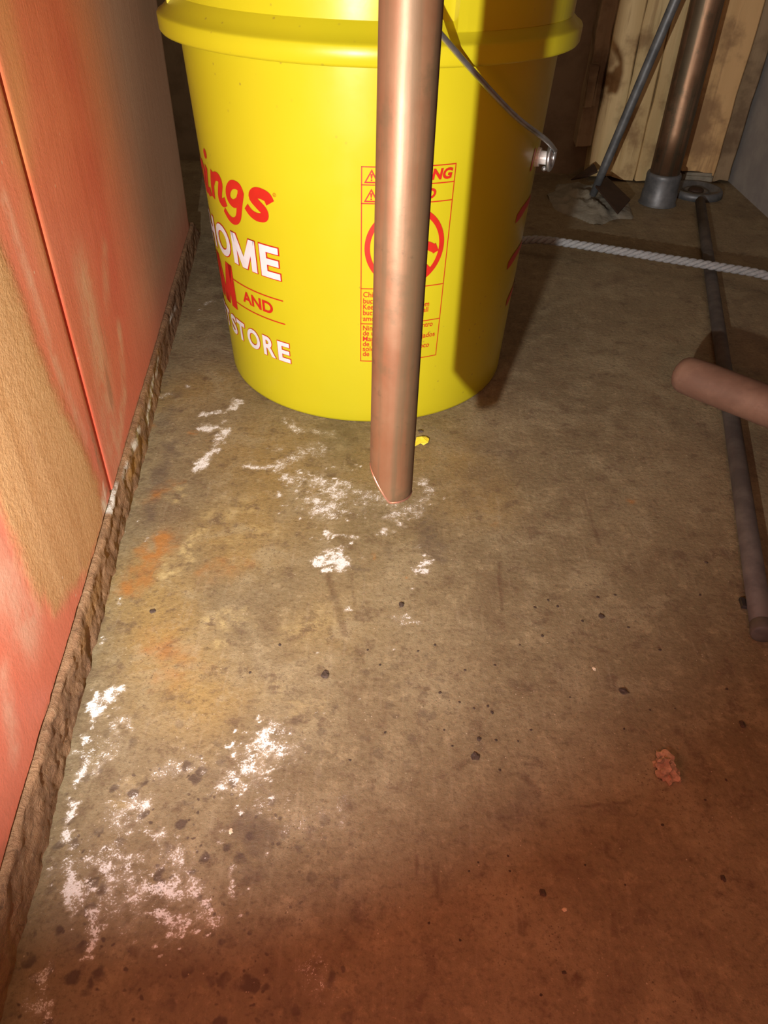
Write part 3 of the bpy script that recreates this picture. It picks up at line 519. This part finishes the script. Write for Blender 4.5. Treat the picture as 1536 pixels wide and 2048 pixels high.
def logo(rot):
    w = 0.0066; P = []
    n_ = [[(-57.0, .1868), (-58.6, .1770), (-59.6, .1655)], [(-58.4, .1775), (-55.8, .1838), (-53.0, .1850), (-51.8, .1815), (-53.0, .1745), (-53.6, .1690), (-52.2, .1668), (-49.8, .1690)]]
    for d in (0, -15.6, -26.4):
        for s in n_: P.append(ribbon(sh(s, d), w))
    P.append(ribbon([(-63.2, .1868), (-64.8, .1770), (-65.6, .1690), (-64.4, .1668), (-61.6, .1690)], w)); P.append(disc(-61.6, .1968, .0037))
    P.append(ribbon([(-40.3, .1795), (-41.5, .1848), (-44.6, .1848), (-47.2, .1795), (-47.6, .1735), (-45.4, .1705), (-42.6, .1735), (-41.4, .1775)], w * .95))
    P.append(ribbon([(-40.6, .1815), (-42.0, .1720), (-43.6, .1610), (-46.2, .1567), (-49.0, .1575), (-51.6, .1622)], w, taper=(1.05, .7)))
    P.append(ribbon([(-28.7, .1795), (-30.0, .1838), (-33.6, .1848), (-35.6, .1808), (-33.8, .1768), (-31.4, .1725), (-31.6, .1682), (-34.4, .1668), (-37.0, .1685), (-38.9, .1725)], w * 1.12, taper=(1.15, .8)))
    u = [[(-93.0, .1868), (-94.8, .1760), (-95.0, .1690), (-92.6, .1668), (-89.8, .1720)], [(-87.2, .1868), (-88.8, .1770), (-89.2, .1690), (-87.6, .1668), (-85.4, .1690)]]
    for s in u: P.append(ribbon(s, w))
    for s in [[(-103.4, .2050), (-105.0, .1870), (-106.6, .1655)], [(-108.0, .1990), (-104.0, .2050), (-98.8, .2035), (-98.0, .1950), (-100.4, .1880), (-104.4, .1865)], [(-102.4, .1870), (-99.6, .1760), (-96.4, .1660)]]: P.append(ribbon(s, w * 1.1))
    wrap('name_print', P, M['red'], bucket, .0004, rot)
    wrap('registered_mark', [annulus(-26.9, .1862, .0011, .0014, 20), fit_text('R', -27.1, -26.7, .1856, .1868)], M['red'], bucket, .0004, rot)
    rows = [('HOME', [(-74, -65), (-63, -51.3), (-49.6, -37.2), (-35.2, -27.4)], .1213, .1467), ('YOUR', [(-115, -107), (-106, -97), (-95, -87), (-85, -78)], .1213, .1467),
            ('STORE', [(-61.5, -56.3), (-55.6, -49.6), (-48, -40.6), (-38.8, -33), (-31.6, -26.4)], .0487, .0668), ('FLEET', [(-95, -90), (-88.5, -83), (-82, -77), (-75.5, -70.5), (-69, -63.5)], .0487, .0668)]
    for t, ds, z0, z1 in rows:
        g = lambda off: sum([block_m(a, b, z0, z1, 2.5, (off - .03) * .03) if c == 'M' else [fit_text(c, a, b, z0, z1, off, 0, .03)] for c, (a, b) in zip(t, ds)], [])
        wo = wrap('word_print', g(.03), M['white'], bucket, .0006, rot)
        wu = wrap('word_outline', g(.055), M['red'], wo, .0003, rot)
    wrap('word_print', [fit_text('FAR', -108, -73.0, .0765, .1155, .03, 0, .03)] + block_m(-70.5, -53.0, .0765, .1155, 4.6), M['red'], bucket, .0004, rot)
    wrap('word_print', [fit_text('AND', -47.6, -32.0, .0896, .0998, .03, 0, .03)], M['red'], bucket, .0004, rot)
    for z in (.1038, .0836): wrap('rule_line', [([(-53, z), (-27.3, z), (-27.3, z + .0010), (-53, z + .0010)], [(0, 1, 2, 3)])], M['red'], bucket, .0004, rot)
logo(0.0)
for dz, w in ((0.0, 1.0), (-.0385, 1.0), (-.078, .9)):        # slanted bars of the print that carries on round the far side
    wrap('print_bar', [([(59.8, .1535 + dz), (63.0, .1545 + dz), (69.0, .1585 + dz), (78.0, .1590 + dz), (78.0, .1655 + dz), (69.5, .1655 + dz), (64.0, .1640 + dz), (60.0, .1600 + dz)], [tuple(range(8))])], M['red'], bucket, .0004, 0 if dz > -.05 else 7)
wrap('print_bar', [([(65.0, .1900), (66.6, .1900), (68.0, .2060), (66.2, .2060)], [(0, 1, 2, 3)])], M['red'], bucket, .0004)

# warning panel
def rect(d0, d1, z0, z1, t=0.0007):
    td = t / DEG; return [([(a, b), (c, b), (c, d), (a, d)], [(0, 1, 2, 3)]) for a, b, c, d in ((d0, z0, d1, z0 + t), (d0, z1 - t, d1, z1), (d0, z0, d0 + td, z1), (d1 - td, z0, d1, z1))]
WL, WR = -0.3, 27.2
P = rect(WL, WR, .0610, .2122)
for z in (.1996, .1870, .1236, .0943): P.append(([(WL, z), (WR, z), (WR, z + .0007), (WL, z + .0007)], [(0, 1, 2, 3)]))
wrap('warning_frame', P, M['red'], bucket, .0004)
def tri(z0):
    o = [(0.5, z0), (2.6, z0 + .0092), (4.7, z0)]; i = [(1.15, z0 + .0009), (2.6, z0 + .0073), (4.05, z0 + .0009)]
    return [(o + i, [(0, 1, 4, 3), (1, 2, 5, 4), (2, 0, 3, 5)]), ([(2.25, z0 + .0060), (2.95, z0 + .0060), (2.75, z0 + .0030), (2.45, z0 + .0030)], [(0, 1, 2, 3)]), disc(2.6, z0 + .0020, .0006, 10)]
wrap('warning_triangle', tri(.2012), M['red'], bucket, .0004); wrap('warning_triangle', tri(.1884), M['red'], bucket, .0004)
wrap('warning_word', [fit_text('WARNING', 6.0, 26.3, .2022, .2098, .045, .15, .045)], M['red'], bucket, .0004)
wrap('warning_word', [fit_text('PELIGRO', 6.0, 21.6, .1896, .1968, .045, .15, .045)], M['red'], bucket, .0004)
P = [annulus(13.3, .1553, .0262, .0302, 72), ribbon([(5.2, .1745), (21.4, .1361)], .0050, smooth=False)]
wrap('prohibition_circle', P, M['red'], bucket, .0004)
P = [disc(9.5, .1700, .0048, 20), ribbon([(10.6, .1660), (13.5, .1600), (17.0, .1570)], .0085), ribbon([(16.0, .1575), (20.0, .1560), (22.6, .1530)], .0062), ribbon([(22.0, .1562), (23.2, .1502)], .0048, smooth=False), ribbon([(9.6, .1620), (8.8, .1530), (10.4, .1470)], .0040), ribbon([(5.8, .1490), (7.2, .1330)], .0012, smooth=False), ribbon([(19.0, .1460), (17.8, .1330)], .0012, smooth=False), ribbon([(7.2, .1330), (17.8, .1330)], .0012, smooth=False), ribbon([(5.8, .1490), (19.0, .1460)], .0022, smooth=False)]
wrap('falling_child_pictogram', P, M['red'], bucket, .0005)
lines = [('Children can fall into', 20.0, .1172), ('bucket and drown.', 17.5, .1120), ('Keep children away from', 22.6, .1070), ('bucket with even a small', 22.4, .1022), ('amount of liquid.', 16.0, .0972), ('Ninos pueden caer dentro', 24.6, .0890), ('de un cubo y ahogarse.', 21.0, .0846), ('Mantenga a ninos alejados', 25.8, .0796), ('de los cubos aunque', 19.5, .0750), ('solo contengan un poco', 24.0, .0706), ('de liquido.', 10.5, .0660)]
for t, d1, z in lines:
    v, f = flat_text(t, 1.0, .012); v = v.copy(); k = .0042 / .70; v[:, 1] = z + v[:, 1] * k; v[:, 0] = .55 + (v[:, 0] - v[:, 0].min()) / (v[:, 0].max() - v[:, 0].min()) * (d1 - .55)
    wrap('small_print', [(v, f)], M['red'], bucket, .0004)

# wire handle and its ears
EA = 72.0; EZ = 0.197
def ear(deg):
    a = math.radians(deg); d = Vector((math.sin(a), -math.cos(a), 0)); r = rad(EZ)
    pts = [d * (r + k) + Vector((0, 0, EZ)) for k in (-.001, .003, .0031, .0115, .012)]
    e = link('handle_ear', tube('handle_ear', pts, [.0075, .0068, .0050, .0050, .0042], 20), M['sleeve'], bucket)
    q = []
    side = Vector((math.cos(a), math.sin(a), 0))
    for i in range(34):                                     # the wire end is turned round the ear
        t = -2.0 + i * 0.27; q.append(d * (r + .0075 + i * .00016) + Vector((0, 0, EZ)) + side * (math.cos(t) * .0078) + Vector((0, 0, math.sin(t) * .0078)))
    return q
q = ear(EA); q2 = ear(EA - 200)
link('handle_eye', tube('handle_eye', q, .0019, 8), M['steel'], bucket, True); link('handle_eye', tube('handle_eye', q2, .0019, 8), M['steel'], bucket, True)
loc = lambda p: Vector((p[0] - BX, p[1] - BY, p[2]))
A0 = q[-1]; A1 = loc(atY(888, 76, 0.515)); A2 = loc(atY(824, -8, 0.492)); Am = A0.lerp(A1, .5); Am += Vector((.001, -.012, -.003))
ctrl = [A0, A0.lerp(Am, .35) + Vector((.003, -.004, 0)), Am, A1, A2, A2 + Vector((-.035, 0.01, .045)), Vector((-.05, -.09, .43)), Vector((-.12, .04, .43)), Vector((-.130, .105, .375)), Vector((-.128, .112, .28)), q2[-1]]
link('wire_handle', tube('wire_handle', spline(ctrl, 10), .0019, 10), M['steel'], bucket, True)

# ------------------------------------------------------------------ copper discharge tube
TX, TY, TR = 0.0031, 0.3056, 0.0111
tubeo = tag(empty('discharge_pipe', (TX, TY, 0.1165)), 'upright copper discharge pipe with a slanted cut end in front of the bucket', 'pipe')
def build_pipe():
    n = 64; v = []; f = []; R0, R1 = TR, TR - .0011
    def zc(x, y):      # slanted saw cut, lowest a little right of the middle with a blunt lip
        return max(0.1165 + 0.0006 * (x * x + y * y) / TR ** 2, 0.1165 + (-(x - .0008) * 1.45 + y * .12)) - 0.1165
    zl = [None, .002, .006, .012, .02, .035, .06, .1, .15, .2, .3, .5, .74]
    for rr in (R0, R1):
        for i, z in enumerate(zl):
            for k in range(n):
                a = 2 * math.pi * k / n; x, y = rr * math.cos(a), rr * math.sin(a); c = zc(x, y)
                b = 0.0003 * (1 if (i == 0 and rr == R0) else 0)
                v.append((x * (1 - b / rr), y * (1 - b / rr), c if z is None else c + (0.74 - c) * z / .74))
    m = len(zl)
    for s in range(2):
        for i in range(m - 1):
            for k in range(n):
                k2 = (k + 1) % n; q = (s * m * n + i * n + k, s * m * n + i * n + k2, s * m * n + (i + 1) * n + k2, s * m * n + (i + 1) * n + k); f.append(q if s == 0 else q[::-1])
    for k in range(n): k2 = (k + 1) % n; f.append((k2, k, m * n + k, m * n + k2))
    link('tube', mesh('tube', v, f), M['copper'], tubeo, True)
    rimp = [Vector(((TR - .0006) * math.cos(a), (TR - .0006) * math.sin(a), zc(TR * math.cos(a), TR * math.sin(a)) + .0001)) for a in np.linspace(0, 2 * math.pi, 65)]
    link('cut_edge', tube('cut_edge', rimp, .00075, 8, False), M['rawcopper'], tubeo, True)
    el = [Vector((0, 0, .735)), Vector((0, 0, .75))] + [Vector((-.03 + .03 * math.cos(t), 0, .75 + .03 * math.sin(t))) for t in np.linspace(.2, 1.57, 7)] + [Vector((-.045, 0, .78))]
    link('elbow', tube('elbow', el, .0132, 32), M['copper'], tubeo, True)
    link('branch_tube', tube('branch_tube', [Vector((-.04, 0, .78)), Vector((-.1, 0, .78)), Vector((-.18, 0, .78))], TR, 32), M['copper'], tubeo, True)
build_pipe()

# ------------------------------------------------------------------ things in the far right corner
dp = tag(empty('drain_pipe', (0.396, 1.175, 0)), 'thick tarnished copper drain pipe standing on the floor by the planks', 'pipe')
link('pipe_shaft', tube('pipe_shaft', [(0, 0, .02), (0, 0, .1), (-.002, 0, .3), (-.006, 0, .7), (-.01, 0, 1.2)], .0212, 40), M['drain'], dp, True)
link('floor_collar', lathe('floor_collar', [(.0212, .044), (.0236, .044), (.0248, .042), (.0252, .039), (.0248, .036), (.0246, .020), (.0258, .017), (.0260, .003), (.0275, .001), (.028, 0), (.0, 0)], 40), M['zinc'], dp, True)
fd = tag(empty('floor_drain', (0.468, 1.225, 0)), 'round grey floor flange beside the foot of the drain pipe', 'drain')
link('flange', lathe('flange', [(.0, .004), (.012, .004), (.014, .006), (.018, .006), (.020, .003), (.030, .003), (.034, .010), (.038, .010), (.040, .007), (.041, 0), (0, 0)], 40), M['zinc'], fd, True)
link('cover_cap', lathe('cover_cap', [(0, .009), (.010, .009), (.0115, .007), (.0115, .003)], 24), M['dark_steel_shadow'], fd, True)
# mortar heap
def heap():
    n = 40; P = np.zeros((n, n, 3)); a, b = fl(1178, 425), fl(1190, 400); c = (0.292, 1.165)
    for i in range(n):
        for j in range(n):
            x = -1 + 2 * i / (n - 1); y = -1 + 2 * j / (n - 1); r = math.hypot(x, y) + .22 * mnoise.noise(Vector((x * 2, y * 2, 3)))
            h = max(0, 1 - r) ** .55 * .013 * (1 + .7 * mnoise.fractal(Vector((x * 4, y * 4, 7)), .9, 2, 4))
            P[i, j] = (c[0] + x * .060, c[1] + y * .095, h - (0.002 if r > 1 else 0))
    tag(link('mortar_heap', grid_mesh('mortar_heap', P.reshape(-1, 3), n, n), M['mortar'], smooth=True), 'low rough heap of pale grey mortar under the leaning rod', 'mortar')
heap()
# leaning rod and dark plates added in place of a shadow at its foot
ra = np.array(atY(1188, 384, 1.152)); rb_ = np.array(atY(1351, 0, 1.128)); dr = (rb_ - ra) / (rb_[2] - ra[2]); r0 = ra + dr * (0.0145 - ra[2]); r1 = ra + dr * (0.93 - ra[2])
rod_and_shadow = tag(empty('rod_and_shadow', tuple(r0)), 'leaning grey metal rod with dark plates in place of a shadow at its foot', 'tool')
rel = lambda p: tuple(np.array(p) - r0)
link('shaft', tube('shaft', [rel(r0 + (r1 - r0) * t) for t in (0, .05, .3, .6, 1)], [.0050, .0062, .0065, .0065, .0065], 20), M['zinc'], rod_and_shadow, True)
def plate(name, px, zs, t, mat, parent):
    top = [fl(x, y, z) for (x, y), z in zip(px, zs)]; v = [rel(p) for p in top] + [rel(p - np.array([0, 0, t])) for p in top]; k = len(px)
    f = [tuple(range(k)), tuple(range(k, 2 * k))[::-1]] + [(i, i + k, (i + 1) % k + k, (i + 1) % k) for i in range(k)]
    me = mesh(name, v, f); bm = bmesh.new(); bm.from_mesh(me); bmesh.ops.recalc_face_normals(bm, faces=bm.faces); bmesh.ops.bevel(bm, geom=bm.edges[:], offset=.0004, segments=1, affect='EDGES'); bm.to_mesh(me); bm.free()
    return link(name, me, mat, parent)
plate('shadow_plate', [(1191, 371), (1213, 352), (1261, 398), (1236, 426)], [.031, .031, .017, .017], .0025, M['dark_steel_shadow'], rod_and_shadow)  # dark plate built in the outline of a crisp shadow
plate('shadow_plate_wing', [(1142, 358), (1188, 326), (1196, 342), (1172, 352)], [.028, .036, .034, .028], .0025, M['dark_steel_shadow'], rod_and_shadow)  # left wing of the same shadow, also built as a dark plate
# grey pipe lying on the floor
g0, g1 = np.array([0.456, 1.165]), np.array([0.2385, 0.312]); gp = tag(empty('floor_pipe', (g1[0], g1[1], .0072)), 'long thin dull grey pipe lying on the floor at right', 'pipe')
e = Vector((g0[0] - g1[0], g0[1] - g1[1], 0)); eu = e.normalized()
link('pipe_length', tube('pipe_length', [eu * .004, e * .2, e * .5, e * .8, e], .0070, 24), M['greypipe'], gp, True)
link('end_cap', tube('end_cap', [Vector((0, 0, 0)), eu * .001, eu * .009, eu * .010], [.0060, .0072, .0072, .0068], 24), M['greypipe'], gp, True)
# mallet
h0 = fl(1352, 742, .047); h1 = fl(1560, 822, .050); hd = Vector(h1 - h0).normalized()
ml = tag(empty('mallet', tuple(h0)), 'pinkish wooden mallet handle reaching in over the grey pipe', 'mallet')
hr = [.0015, .008, .0118, .0142, .0156, .0160, .0158, .0152, .0152]; hs = [0, .0008, .0028, .006, .010, .025, .08, .16, .215]
link('handle', tube('handle', [hd * s for s in hs], hr, 28), M['handle'], ml, True)
hc = hd * .215; ax = Vector((hd.y, -hd.x, 0)).normalized()
link('head', tube('head', [hc + ax * s for s in (-.052, -.050, -.046, .046, .050, .052)], [.040, .046, .048, .048, .046, .040], 32), M['rubber'], ml, True)
# rope
rp = [Vector(tuple(fl(x, y, .0215)[:2]) + (.0215,)) for x, y in ((1010, 470), (1050, 473), (1096, 481), (1200, 496), (1320, 515), (1440, 534), (1536, 552), (1640, 572))]
rp = [rp[0] + Vector((-.06, .02, -.016))] + rp; rp[1].z = .012; rp[2].z = .017; rp[-1].z = .010; rpx = spline(rp, 44)
rope = tag(empty('rope', tuple(rpx[0])), 'white twisted rope stretched across the floor behind the bucket', 'rope')
L = 0.0; acc = []
for i, p in enumerate(rpx): L += (p - rpx[i - 1]).length if i else 0; acc.append(L)
for s in range(3):
    q = []
    for i, p in enumerate(rpx):
        t = (rpx[min(i + 1, len(rpx) - 1)] - rpx[max(i - 1, 0)]).normalized(); a = t.cross(Vector((0, 0, 1))).normalized(); b = a.cross(t); th = acc[i] / .026 * 2 * math.pi + s * 2.0944
        q.append(p + (a * math.cos(th) + b * math.sin(th)) * .0026 - rpx[0])
    link('strand', tube('strand', q, .0027, 7), M['rope'], rope, True)

# ------------------------------------------------------------------ litter on the floor
def lump(name, size, flat, seed, detail=2, rough=.35):
    R = random.Random(seed); bm = bmesh.new(); bmesh.ops.create_icosphere(bm, subdivisions=detail, radius=1); off = Vector((R.uniform(0, 50), R.uniform(0, 50), R.uniform(0, 50)))
    sx = R.uniform(.8, 1.2); zmin = 9
    for v in bm.verts:
        k = 1 + rough * mnoise.noise(v.co * 1.6 + off) * 1.6; v.co = Vector((v.co.x * k * sx, v.co.y * k / sx, v.co.z * k * flat)) * size; zmin = min(zmin, v.co.z)
    for v in bm.verts: v.co.z = max(v.co.z, -size * flat * .55); v.co.z += size * flat * .55
    me = bpy.data.meshes.new(name); bm.to_mesh(me); bm.free(); return me
def px_m(x, y): return float(np.linalg.norm(fl(x + 1, y)[:2] - fl(x, y)[:2]))
def bit(name, px, rpx, flat, mat, label, cat, seed, group=None, detail=2, rough=.35):
    o = link(name, lump(name, rpx * px_m(*px), flat, seed, detail, rough), M[mat]); p = fl(*px); o.location = (p[0], p[1], 0.0); return tag(o, label, cat, group)
bit('debris_chip', (950, 1513), 9, .35, 'grit', 'largest round dark chip on the bare middle of the floor', 'chip', 11)
bit('debris_chip', (650, 1350), 9, .30, 'grit', 'round dark grey chip below the brown streak on the floor', 'chip', 12)
bit('debris_chip', (305, 1223), 6, .4, 'grit', 'small round dark chip on the ochre stain beside the plinth', 'chip', 13)
bit('debris_chip', (1247, 1384), 8, .45, 'grit', 'dark angular chip on the right above the brown crumb', 'chip', 14, rough=.5)
bit('debris_chip', (803, 1210), 6, .45, 'grit', 'dark chip just above the glinting white salt spot', 'chip', 15)
bit('debris_chip', (1202, 1233), 6, .45, 'grit', 'dark chip left of the end of the grey pipe', 'chip', 16)
bit('debris_chip', (1484, 1449), 7, .35, 'grit', 'dark chip above right of the brown crumb', 'chip', 17)
bit('debris_chip', (1446, 1757), 6, .3, 'grit', 'faint dark chip low on the right side of the floor', 'chip', 18)
bit('debris_chip', (1086, 1786), 7, .25, 'grit', 'reddish dark chip low in the middle right of the floor', 'chip', 19)
bit('debris_chip', (841, 863), 4.5, .5, 'grit', 'tiny black chip between the bucket and the yellow scrap', 'chip', 20)
bit('debris_chip', (958, 1478), 5, .4, 'grit', 'small dark chip touching above the largest round chip', 'chip', 21)
bit('debris_chip', (1128, 1945 + 500 - 500), 4, .3, 'grit', 'small dark fleck above left of the big brown floor stain', 'chip', 22)
o = bit('pale_crumb', (462, 1663), 5, .5, 'palebit', 'pale pinkish crumb among the salt bloom at left', 'crumb', 23)
o = bit('pale_crumb', (1129, 1820), 4.5, .5, 'palebit', 'single pale round crumb on the red lit floor', 'crumb', 24)
o = bit('pale_crumb', (1188, 1338), 4, .5, 'palebit', 'tiny pale crumb on the right above the angular chip', 'crumb', 25)
GR = random.Random(33); lumps = [lump('grit_speck', 1.0, .3, s, 1, .4) for s in range(6)]
for me in lumps: me.materials.append(M['grit'])
spots = [(1070, 1215), (1195, 1195), (1400, 1190), (1413, 1125), (1096, 1200), (1257, 1255), (1115, 1213), (1085, 1272), (836, 1302), (870, 1290), (919, 1404), (948, 1417), (984, 1425), (975, 1412), (888, 1460), (905, 1492), (992, 1480), (1036, 1482), (1062, 1460), (1140, 1395), (1248, 1458), (1300, 1420), (1350, 1417), (1453, 1378), (1016, 1712), (956, 1725), (938, 1742), (1020, 1732 + 10), (858, 1846), (920, 1880), (1082, 1990), (735, 1300), (760, 1330), (560, 1290), (500, 1345), (700, 1520), (770, 1465), (1164, 1242), (1230, 1190), (1040, 1290), (990, 1330), (930, 1340), (1320, 1300), (880, 1385), (1452, 1560), (1410, 1600), (1170, 1730), (1250, 1770), (1325, 1650), (1000, 1540)]
for k, (x, y) in enumerate(spots):
    o = bpy.data.objects.new('grit_speck', lumps[k % 6]); COL.objects.link(o); p = fl(x, y); s = GR.uniform(2.2, 3.8) * px_m(x, y); o.scale = (s, s, s); o.rotation_euler = (0, 0, GR.uniform(0, 6.28)); o.location = (p[0], p[1], 0)
    tag(o, 'tiny dark grit speck scattered over the bare concrete', 'grit', 'grit specks on the concrete floor')
# brown crumpled crumb
cr = tag(empty('crumb', tuple(fl(1330, 1540))), 'crumpled light brown crumb on the lower right of the floor', 'crumb')
k = px_m(1330, 1535)
o = link('lower_lobe', lump('lower_lobe', 17 * k, .55, 51, 3, .7), M['brownbit'], cr); o.location = (3 * k, -12 * k, 0)
o = link('upper_lobe', lump('upper_lobe', 16 * k, 1.0, 52, 3, .8), M['brownbit'], cr); o.location = (-2 * k, 12 * k, 0)
# yellow plastic scrap
yc = fl(845, 886); k = px_m(845, 886)
v = [(-14, -9, 0), (-2, -3, 2), (4, -6, 1), (13, -2, 4), (15, 5, 5), (9, 11, 4), (0, 9, 6), (-10, 11, 2), (-12, 2, 1)]
v = [(a * k, b * k * 1.5, (c + .5) * k) for a, b, c in v]; n = len(v); v += [(a, b, c - .5 * k) for a, b, c in v]
me = mesh('plastic_scrap', v, [tuple(range(n)), tuple(range(n, 2 * n))[::-1]] + [(i, i + n, (i + 1) % n + n, (i + 1) % n) for i in range(n)])
o = link('plastic_scrap', me, M['yellowbit']); o.location = (yc[0] - 2 * k, yc[1], 0); tag(o, 'small torn yellow plastic scrap on the floor behind the copper pipe end', 'scrap')
# square black chip by the grey pipe
o = link('square_chip', box_mesh('square_chip', -.0021, .0021, -.0042, .0042, 0, .0022, .0004, .0004, 4), M['rubber']); p = fl(1485, 1209); o.location = (p[0], p[1], 0.0003); o.rotation_euler = (0, 0, -.12)
tag(o, 'flat square black chip lying beside the grey floor pipe', 'chip')
